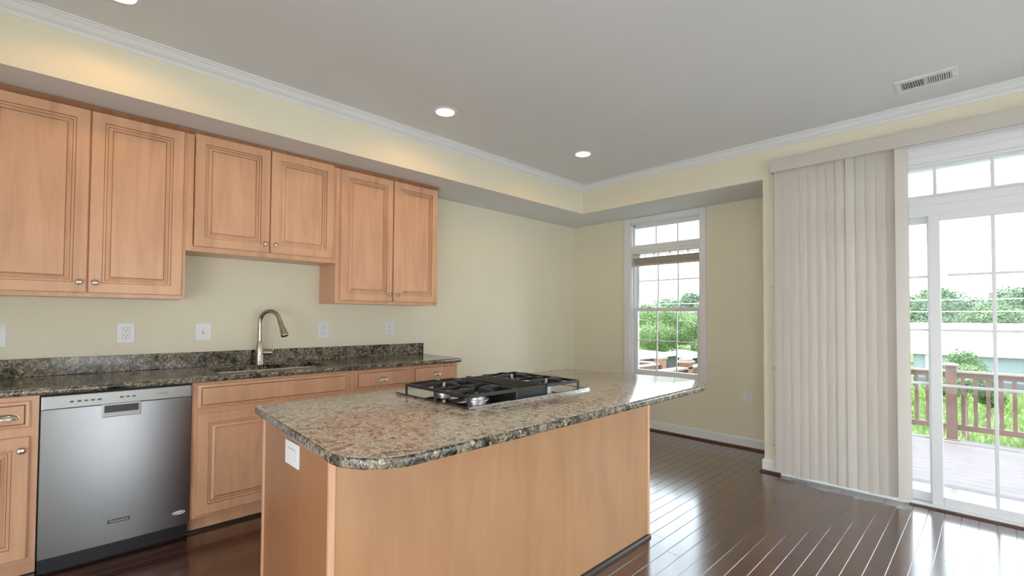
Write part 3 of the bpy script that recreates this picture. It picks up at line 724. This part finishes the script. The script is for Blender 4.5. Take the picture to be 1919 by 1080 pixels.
def fillet(pts):
    out = []; n = len(pts)
    for i in range(n):
        p = Vector(pts[i][:2]); r = pts[i][2]; a = (Vector(pts[i-1][:2])-p).normalized(); c = (Vector(pts[(i+1) % n][:2])-p).normalized()
        ang = a.angle(c); t = r/math.tan(ang/2); s = p+a*t; e_ = p+c*t; ctr = p+(a+c).normalized()*(r/math.sin(ang/2))
        a0 = math.atan2(s.y-ctr.y, s.x-ctr.x); a1 = math.atan2(e_.y-ctr.y, e_.x-ctr.x); da = (a1-a0+PI) % (2*PI)-PI
        k = max(3, int(r/.012)); k = min(k, 18)
        for j in range(k+1): out.append(ctr+Vector((math.cos(a0+da*j/k), math.sin(a0+da*j/k)))*r)
    return out
outl = fillet([(-4.290, -1.770, .03), (-4.350, -2.768, .165), (-2.150, -2.745, .23), (-2.300, -1.742, .03)])   # CCW
b = B()
R = [(.012, CB), (.005, CB+.002), (.001, CB+.007), (0, CB+.014), (0, CT-.010), (.002, CT-.004), (.006, CT-.001), (.012, CT)]
b.loops([[(p.x, p.y, z) for p in offset_loop(outl, d)] for d, z in R], 1, True, True, [1, 1, 1, 1, 1, 1, 0, 0])
it = b.build('island_countertop', [M['granite_light'], M['granite_edge']], None, 30, loc=(-3.3, -2.26, CB))
tag(it, 'tan and brown granite slab with rounded corners on top of the island', 'countertop')
plate((IX0, -2.104, .788), (0, 1, 0), .082, .126, 0, 'white switch plate on the left end of the island', 'switch', face=(-1, 0, 0), kind='rocker', horiz=True)

# ------------------------------------------------------------------ cooktop
KX0, KX1, KY0, KY1 = -3.722, -2.972, -2.418, -1.880
ck = root('gas_cooktop', (-3.345, -2.15, CT), 'black gas cooktop with iron grates set on the island', 'cooktop')
b = B(); b.box(KX0, KX1, KY0, KY1, CT, CT+.007, bev=.002); b.build('glass_plate', M['glass_black'], ck)
b = B(); b.prism([(KY0-.008, CT), (KY0-.009, CT+.005), (KY0-.006, CT+.010), (KY0-.001, CT+.0115), (KY0+.002, CT+.0115), (KY0+.002, CT)], 0, KX0, KX1+.004)
b.box(KX1, KX1+.006, KY0, KY1, CT, CT+.009); b.build('edge_trim', M['chrome'], ck)
GZ = CT+.046
def bar(b, p, q, w=.010, h=.011, up=0, bend=0):
    p, q = Vector(p), Vector(q); n = 6; pts = []
    for k in range(n+1):
        t = k/n; c = p.lerp(q, t); c.z += bend*math.sin(PI*t); pts.append(c)
    d = (q-p); d.z = 0; d.normalize(); s = Vector((-d.y, d.x, 0))*w/2; H = Vector((0, 0, h/2))
    b.loops([[c+s*.7+H, c-s*.7+H, c-s+H*.2, c-s-H, c+s-H, c+s+H*.2] for c in pts])
def burner(x, y, r):
    b = B(); b.lathe((x, y, CT+.007), [(r+.012, 0), (r+.012, .003), (r, .004), (r, .016), (r+.003, .017), (r+.003, .020), (r-.006, .0205)], 28); bn = b.build('burner', M['alu'], ck, 30)
    b = B(); b.lathe((x, y, CT+.0276), [(r-.003, 0), (r-.002, .004), (r-.008, .007), (.01, .0085)], 28); b.build('burner_cap', M['bronze'], bn, 40)
def grate(x0, x1, ys):
    b = B(); y0, y1 = KY0+.018, KY1-.075
    xs = (x0+x1)/2; ym = (y0+y1)/2
    for a_, c_ in (((x0, y0, GZ), (x1, y0, GZ)), ((x0, y1, GZ), (x1, y1, GZ)), ((x0, y0, GZ), (x0, y1, GZ)), ((x1, y0, GZ), (x1, y1, GZ)), ((x0, ym, GZ), (x1, ym, GZ))): bar(b, a_, c_, .011, .012)
    for x in (x0, x1):
        for y in (y0, y1): b.tube([(x, y, GZ), (x, y, CT+.012), (x, y, CT+.007)], [.0065, .0055, .007], 8)
        b.tube([(x, ym, GZ), (x, ym, CT+.007)], [.006, .006], 8)
    for y in ys:
        g = .020
        lo, hi = (y0, ym) if y < ym else (ym, y1)
        for p, q in (((x0, y, GZ), (xs-g, y, GZ+.002)), ((x1, y, GZ), (xs+g, y, GZ+.002)), ((xs, lo, GZ), (xs, y-g, GZ+.002)), ((xs, hi, GZ), (xs, y+g, GZ+.002))):
            bar(b, p, q, .015, .017, bend=.005)
            b.tube([(q[0], q[1], GZ+.008), (q[0], q[1], GZ-.010), (q[0]*.9+p[0]*.1, q[1]*.9+p[1]*.1, GZ-.016)], [.0045, .0055, .003], 8)
    b.build('grate', M['iron'], ck, 35)
ysb = (-2.292, -2.060)
grate(KX0+.012, -3.448, ysb); grate(-3.258, KX1-.055, ysb)
for (x, y, r) in ((-3.578, -2.292, .040), (-3.578, -2.060, .032), (-3.144, -2.292, .030), (-3.144, -2.060, .040)): burner(x, y, r)
vx0, vx1 = -3.440, -3.266
b = B(); b.box(vx0, vx1, KY0+.016, KY0+.028, CT+.007, GZ+.004, bev=.002); b.box(vx0, vx1, KY1-.085, KY1-.075, CT+.007, GZ+.004, bev=.002)
b.box(vx0, vx0+.01, KY0+.02, KY1-.08, CT+.007, GZ+.004, bev=.002); b.box(vx1-.01, vx1, KY0+.02, KY1-.08, CT+.007, GZ+.004, bev=.002); b.box(vx0+.008, vx1-.008, KY0+.024, KY1-.082, CT+.007, CT+.012)
vg = b.build('vent_grille', M['iron'], ck)
for k in range(8):
    x = vx0+.022+k*.0186; b = B(); bar(b, (x, KY0+.024, GZ-.004), (x, KY1-.082, GZ-.004), .007, .014, bend=.008); b.build('slat', M['iron'], vg)
for x in (-3.512, -3.405, -3.315, -3.195):
    b = B(); b.lathe((x, KY1-.034, CT+.007), [(.021, 0), (.020, .004), (.016, .006), (.0155, .036), (.014, .040), (.003, .041)], 22); kn = b.build('knob', M['black'], ck, 35)
    b = B(); b.lathe((x, KY1-.034, CT+.048), [(.011, 0), (.0105, .0012)], 18); b.build('knob_cap', M['alu'], kn)

# ------------------------------------------------------------------ ceiling lamps and vent
def can(x, y, label):
    t = root('recessed_light', (x, y, ZC), label, 'ceiling light', 'lit recessed ceiling lights')
    b = B(); b.lathe((x, y, ZC), [(.088, 0), (.087, -.004), (.078, -.007), (.066, -.005), (.064, 0)], 40, cap=False); b.build('trim_ring', M['ceiling'], t, 40)
    b = B(); b.lathe((x, y, ZC-.001), [(.065, 0), (.055, -.004), (.03, -.010), (.004, -.012)], 32); b.build('lamp', M['lamp'], t, 40)
    ld = bpy.data.lights.new('lamp_beam', 'SPOT'); ld.energy = 5.2; ld.color = (1, .44, .04); ld.spot_size = math.radians(166); ld.spot_blend = .3; ld.shadow_soft_size = .055
    lo = bpy.data.objects.new('lamp_beam', ld); C.objects.link(lo); lo.parent = t; lo.location = (0, 0, -.02)
    return t
can(-4.681, -1.03, 'lit recessed ceiling light at the top left edge of the photo')
can(-2.878, -1.080, 'lit recessed ceiling light above the right wall cabinet, middle of the three')
can(-1.482, -1.255, 'lit recessed ceiling light nearest the window')
vt = root('ceiling_vent', (-1.042, -3.545, ZC), 'white louvred air vent in the ceiling near the sliding door', 'vent')
b = B(); vx0, vx1, vy0, vy1 = -1.142, -.942, -3.690, -3.402; ia = .045; ib = .028
b.box(vx0, vx0+ia, vy0, vy1, ZC-.006, ZC, bev=.002); b.box(vx1-ia, vx1, vy0, vy1, ZC-.006, ZC, bev=.002)
b.box(vx0+ia, vx1-ia, vy0, vy0+ib, ZC-.006, ZC, bev=.002); b.box(vx0+ia, vx1-ia, vy1-ib, vy1, ZC-.006, ZC, bev=.002); ym = (vy0+vy1)/2+.002
b.box(vx0+ia, vx1-ia, ym-.006, ym+.006, ZC-.006, ZC); b.build('vent_frame', M['trim'], vt)
b = B(); b.box(vx0+ia-.002, vx1-ia+.002, vy0+ib, vy1-ib, ZC-.0016, ZC-.0004); b.build('duct_shade', M['ink_shade'], vt)  # flat grey sheet, the shade behind the louvres put into its colour
for (a, c, n, s) in ((vy0+ib, ym-.006, 11, 1), (ym+.006, vy1-ib, 9, -1)):
    for k in range(n):
        y = a+(c-a)*(k+.5)/n; b = B(); w = .0045
        b.face([(vx0+ia, y-w*.6, ZC-.002), (vx1-ia, y-w*.6, ZC-.002), (vx1-ia, y+w*.35, ZC-.0075), (vx0+ia, y+w*.35, ZC-.0075)] if s > 0 else [(vx0+ia, y+w*.7, ZC-.002), (vx1-ia, y+w*.7, ZC-.002), (vx1-ia, y-w*.5, ZC-.0075), (vx0+ia, y-w*.5, ZC-.0075)])
        o = b.build('louvre', M['trim'], vt); md = o.modifiers.new('thick', 'SOLIDIFY'); md.thickness = .001
b = B(); b.box(vx0+.09, vx0+.10, vy0+.008, vy0+.020, ZC-.016, ZC-.005); b.build('lever', M['trim'], vt)

# ------------------------------------------------------------------ outside: deck and railing
DZ = -.12; DXE = 2.66; DYL = -.72
b = B(); x = -D_+TH; 
xx = -.44
while xx < DXE-.01:
    b.box(xx, min(xx+.1385, DXE), -9.0, DYL if xx > .17 else YJ-.21, DZ-.03, DZ, bev=.003); xx += .141
b.box(-.44, DXE-.05, -9.0, YJ-.25, DZ-.25, DZ-.04); b.box(.18, DXE-.05, YJ-.25, DYL-.02, DZ-.25, DZ-.04)
dk = root('deck', (1.1, -4.5, DZ-.25), 'sunlit pale plank deck outside the sliding glass door', 'deck')
b.build('decking', M['deck'], dk)
for px_ in (.4, 2.4):
    for py_ in (-8.5, -5.6, -3.2, -.95):
        b = B(); b.box(px_-.07, px_+.07, py_-.07, py_+.07, -2.6, DZ-.25); b.build('support_post', M['rail'], dk)
RX = 2.5
def post(x, y, hw, top, mat, parent):
    b = B(); b.box(x-hw, x+hw, y-hw, y+hw, DZ, top, bev=.004); b.box(x-hw-.016, x+hw+.016, y-hw-.016, y+hw+.016, DZ, DZ+.035, bev=.006)
    p = b.build('post', mat, parent)
    b = B(); w = hw+.018
    b.box(x-w, x+w, y-w, y+w, top, top+.018, bev=.004)
    b.loops([[(x-w*.9, y-w*.9, top+.018), (x+w*.9, y-w*.9, top+.018), (x+w*.9, y+w*.9, top+.018), (x-w*.9, y+w*.9, top+.018)],
             [(x-w*.3, y-w*.3, top+.034), (x+w*.3, y-w*.3, top+.034), (x+w*.3, y+w*.3, top+.034), (x-w*.3, y+w*.3, top+.034)]]); b.build('post_cap', M['railcap'], p)
rl = root('deck_railing', (RX, -3.48, DZ), 'brown baluster railing along the far edge of the deck', 'railing')
for y in (-3.480, -5.6, -7.8, -1.40): post(RX, y, .047, .742, M['rail'], rl)
b = B(); b.box(RX-.045, RX+.045, -8.9, DYL-.1, .668, .690, bev=.004); b.build('cap_rail', M['railcap'], rl)
b = B(); b.box(RX-.02, RX+.02, -8.9, DYL-.1, .612, .668); b.build('top_rail', M['rail'], rl)
b = B(); b.box(RX-.02, RX+.02, -8.9, DYL-.1, .020, .082, bev=.003); b.build('bottom_rail', M['rail'], rl)
for k in range(46):
    y = -1.10-k*.0995 + .012
    if abs(y+3.48) < .05: continue
    b = B(); b.box(RX-.017, RX+.017, y-.017, y+.017, .08, .615); b.build('baluster', M['rail'], rl)
# side railing of the deck, seen through the window
SY = -.83
rs = root('deck_railing', (1.4, SY, DZ), 'deck side railing with a broad pale cap outside the window', 'railing')
b = B(); x, y = 1.44, SY; hw = .070
b.box(x-hw, x+hw, y-hw, y+hw, DZ, .645, bev=.005); p = b.build('post', M['brick'], rs)
b = B(); b.box(x-.092, x+.092, y-.092, y+.092, .645, .676, bev=.006); b.box(x-.07, x+.07, y-.07, y+.07, .676, .704, bev=.008); b.build('post_cap', M['railcap'], p)
b = B(); b.box(.20, 2.45, SY-.07, SY+.07, .565, .592, bev=.004); b.build('cap_rail', M['railcap'], rs)
b = B(); b.box(.20, 2.45, SY-.02, SY+.02, .505, .565); b.build('top_rail', M['rail'], rs)
b = B(); b.box(.20, 2.45, SY-.02, SY+.02, .02, .08); b.build('bottom_rail', M['rail'], rs)
for k in range(22):
    x = .25+k*.1
    if abs(x-1.44) < .09: continue
    b = B(); b.box(x-.017, x+.017, SY-.017, SY+.017, .08, .508); b.build('baluster', M['rail'], rs)
# neighbouring deck beyond
nb = root('deck_railing', (3.4, .6, -2.6), 'neighbouring brown deck railing further off beyond the window', 'railing')
b = B(); b.box(3.28, 3.44, .50, .66, -2.6, .49, bev=.004); p = b.build('post', M['brick'], nb)
b = B(); b.box(3.26, 3.46, .48, .68, .49, .535, bev=.008); b.build('post_cap', M['railcap'], p)
b = B(); b.box(.5, 3.3, .53, .66, .385, .41, bev=.003); b.box(3.30, 3.43, .6, 3.2, .40, .42); b.build('cap_rail', M['railcap'], nb)
b = B(); b.box(.5, 3.3, .57, .62, .30, .386); b.box(3.34, 3.39, .66, 3.2, .30, .401); b.build('top_rail', M['rail'], nb)
for k in range(24):
    x = .6+k*.11; b = B(); b.box(x-.018, x+.018, .577, .613, -.35, .302); b.build('baluster', M['rail'], nb)
b = B(); b.box(.5, 3.4, .5, 3.2, -.50, -.35); b.box(.55, .7, 2.9, 3.05, -2.6, -.5); b.box(3.2, 3.35, 2.9, 3.05, -2.6, -.5); b.build('deck_floor', M['deck'], nb)

# ------------------------------------------------------------------ outside: ground, buildings, trees
GZ0 = -2.6
b = B(); n = 40
def gh(x, y):
    t = max(0, min(1, (x-44)/60)); return GZ0+1.0*t*t*(3-2*t)+.06*math.sin(x*.7+y*.4)
xs = [2.2+k*4 for k in range(38)]; ys = [-70+k*5 for k in range(38)]
vv = [[b.bm.verts.new((x, y, gh(x, y))) for y in ys] for x in xs]
for i in range(len(xs)-1):
    for j in range(len(ys)-1): b.bm.faces.new((vv[i][j], vv[i+1][j], vv[i+1][j+1], vv[i][j+1]))
g = b.build('meadow', M['lawn'], None, 60); g['kind'] = 'structure'
b = B(); b.box(-40, 2.2, -60, 30, GZ0-.3, GZ0-.02); b.box(-40, -.5, -60, YB-TH, GZ0-.1, -.05); b.box(-40, XL-TH, YB-TH, 30, GZ0-.1, -.05); pv = b.build('bounce_ground', M['bounce_ground'], None); pv['kind'] = 'structure'  # added unseen ground that bounces daylight into the room
rnd = random.Random(11)
b = B()
for k in range(26000):
    x = 8+21*rnd.random()**1.6; y = rnd.uniform(-14, 4)
    z = gh(x, y)+rnd.uniform(0, .12); a = rnd.uniform(0, 2*PI); h = rnd.uniform(.12, .42); w = rnd.uniform(.03, .10)
    dx, dy = math.cos(a)*w, math.sin(a)*w; lx, ly = rnd.uniform(-.14, .14), rnd.uniform(-.14, .14)
    b.face([(x-dx, y-dy, z), (x+dx, y+dy, z), (x+dx*.5+lx, y+dy*.5+ly, z+h), (x-dx*.5+lx, y-dy*.5+ly, z+h*.9)])
tag(b.build('meadow_grass', M['grass'], None, loc=(18, -5, GZ0)), 'bright green overgrown meadow grass below the deck', 'grass', kind='stuff')

# warehouse
wh = root('warehouse', (34, -10, GZ0), 'long low warehouse with a white metal roof beyond the meadow', 'building')
b = B(); b.box(31, 47, -48, -.6, GZ0, -.62); b.build('wall', M['siding'], wh)
b = B(); b.prism([(30.6, -.70), (30.6, -.60), (39, .96), (47.4, -.60), (47.4, -.70), (39, .80)], 1, -48.4, 1.0); b.build('roof', M['roofw'], wh)
for y in (-1.2, -5.1, -9, -13): b = B(); b.box(30.9, 31.02, y-.07, y+.07, GZ0, -.66); b.build('downpipe', M['roofw'], wh)
b = B(); b.box(30.88, 31.0, -48, -.6, GZ0, GZ0+.55); b.build('foundation', M['roofg'], wh)
def house(x0, x1, y0, y1, ze, zr, label):
    t = root('small_house', ((x0+x1)/2, (y0+y1)/2, GZ0), label, 'building')
    b = B(); b.box(x0, x1, y0, y1, GZ0, ze); b.build('wall', M['hwall'], t)
    o = .35; xm, ym = (x0+x1)/2, (y0+y1)/2; d = min(x1-x0, y1-y0)/2
    b = B(); low_ = [(x0-o, y0-o, ze), (x1+o, y0-o, ze), (x1+o, y1+o, ze), (x0-o, y1+o, ze)]
    top_ = [(xm-.2, y0+d, zr), (xm+.2, y0+d, zr), (xm+.2, y1-d, zr), (xm-.2, y1-d, zr)]
    b.loops([low_, top_]); b.build('roof', M['roofg'], t)
    b = B(); b.box(x0-.02, x0, ym-.6, ym+.6, ze-1.3, ze-.35); b.build('window', M['slot'], t); return t
house(17, 23, 9.9, 15.2, -1.02, -.52, 'small house with a pale grey hipped roof, left in the window view')
house(23.6, 27.5, 9.6, 12.2, -1.25, -.88, 'farther small grey-roofed house seen in the middle of the window')
house(19, 22.6, 5.4, 7.5, -1.42, -1.02, 'low grey-roofed shed seen at the right of the window')

# trees
def crown_mesh(name, seed, blobs, nq, leafsz, mat, trunk_h, trunk_r):
    r = random.Random(seed); b = B()
    tot = sum(q[3]**2 for q in blobs)
    for (cx, cy, cz, R_) in blobs:
        for k in range(int(nq*R_*R_/tot)):
            u = r.uniform(-1, 1); a = r.uniform(0, 2*PI); s = math.sqrt(1-u*u); d = Vector((s*math.cos(a), s*math.sin(a), u))
            p = Vector((cx, cy, cz))+d*R_*r.uniform(.62, 1.06); p.z = cz+(p.z-cz)*.85
            nn = (d+Vector((r.uniform(-.9, .9), r.uniform(-.9, .9), r.uniform(-.3, .9)))).normalized(); t1 = nn.orthogonal().normalized(); t1.rotate(Matrix.Rotation(r.uniform(0, 6.28), 3, nn)); t2 = nn.cross(t1)
            sz = leafsz*r.uniform(.6, 1.3)
            b.face([p-t1*sz, p+t2*sz*.6, p+t1*sz, p-t2*sz*.6])
    bmf = b.bm; me = bpy.data.meshes.new(name); bmf.to_mesh(me); bmf.free(); me.materials.append(mat)
    tb = B(); tb.tube([(0, 0, -1.7), (.05, 0, trunk_h*.5), (0, .05, trunk_h)], [trunk_r*1.3, trunk_r, trunk_r*.6], 8); mt = bpy.data.meshes.new(name+' trunk'); bmesh.ops.recalc_face_normals(tb.bm, faces=tb.bm.faces); tb.bm.to_mesh(mt); tb.bm.free(); mt.materials.append(M['trunk'])
    return me, mt
def rblobs(seed, n, R_, h):
    r = random.Random(seed); out = [(0, 0, h, R_)]
    for k in range(n):
        a = 2*PI*k/n+r.uniform(-.4, .4); d = R_*r.uniform(.5, .85); out.append((math.cos(a)*d, math.sin(a)*d, h+R_*r.uniform(-.55, .5), R_*r.uniform(.42, .62)))
    return out
far = [crown_mesh('far_crown', 20+k, rblobs(30+k, 11, 2.5, 3.9+.4*k), 8500, .13, M['leaf_far'], 3.6, .22) for k in range(3)]
near = [crown_mesh('near_crown', 40+k, rblobs(50+k, 9, 2.1, 2.7+.3*k), 9000, .085, M['leaf_near'], 3.0, .14) for k in range(2)]
def plant(name, meshes, x, y, z, s, rz, label, cat, group=None):
    o = root(name, (x, y, z), label, cat, group); o.scale = (s, s, s*1.0); o.rotation_euler.z = rz
    for nm, me in (('crown', meshes[0]), ('trunk', meshes[1])):
        c = bpy.data.objects.new(nm, me); C.objects.link(c); c.parent = o
    return o
rnd = random.Random(5)
Lf = 'blue-green tree in the wooded hillside far beyond the deck and meadow'
k = 0
for row, (x0, sp_, sc) in enumerate(((50, 4.3, .80), (59, 4.9, .98), (70, 5.7, 1.12), (83, 6.6, 1.32))):
    y = -16.0 - row*1.5
    while y < 58+row*8:
        x = x0+rnd.uniform(-1.6, 1.6); q_ = y/x
        if not (-.30 < q_ < .16 or .30 < q_ < .72):
            y += sp_*.5; continue
        plant('hillside_tree', far[k % 3], x, y, gh(x, y)-.4, sc*rnd.uniform(.72, 1.05), rnd.uniform(0, 6), Lf, 'tree', 'trees on the far hillside'); k += 1
        y += sp_*rnd.uniform(.92, 1.1)
Ln = 'light green tree standing behind the small houses in the window view'
for (x, y, s) in ((31, 15.6, .80), (33, 12.2, .86), (30.5, 9.6, .74), (36, 18.0, 1.0), (38, 14.0, 1.0), (37, 9.5, .92), (26.5, 7.2, .66), (37, 25, 1.0)):
    plant('leafy_tree', near[k % 2], x, y, gh(x, y), s, rnd.uniform(0, 6), Ln, 'tree', 'light green trees behind the houses'); k += 1
sh = crown_mesh('shrub_crown', 77, [(0, 0, 1.35, .62), (.1, -.45, .95, .5), (-.1, .42, 1.0, .5), (.2, -.78, .55, .36), (-.2, .1, 1.85, .34), (.1, .7, .75, .3)], 6500, .042, M['leaf_shrub'], 1.0, .05)
plant('garden_tree', sh, 14.2, -3.22, -1.50, .90, .4, 'bushy green young tree just beyond the deck post', 'tree')
sh2 = crown_mesh('bush_crown', 78, [(0, 0, .6, .34), (.05, -.24, .36, .26), (-.1, .22, .40, .26)], 1500, .05, M['leaf_near'], .4, .03)
plant('small_bush', sh2, 12.6, -3.34, -.80, 1.0, 1.0, 'small yellow-green bush in front of the young tree', 'bush')

# utility pole and cables
up_ = root('utility_pole', (40, 12.0, GZ0), 'pale utility pole with crossarms among the trees in the window view', 'pole')
b = B(); b.tube([(33.0, 8.35, GZ0), (33.0, 8.35, .9)], [.11, .08], 10); b.build('shaft', M['pole'], up_)
for z in (.72, .45): b = B(); b.box(32.95, 33.05, 7.85, 8.85, z-.04, z+.04); b.build('crossarm', M['pole'], up_)
for z, lb in ((2.83, 'uppermost pale overhead cable crossing the wooded hillside'), (1.90, 'middle pale overhead cable crossing the wooded hillside'), (.98, 'lowest pale overhead cable crossing above the warehouse roof')):
    b = B(); b.tube([(45, -45+k*6, z+.012*((k-8)**2)*.25) for k in range(17)], .035, 6); tag(b.build('overhead_cable', M['wire'], None, loc=(45, -10, z)), lb, 'cable')
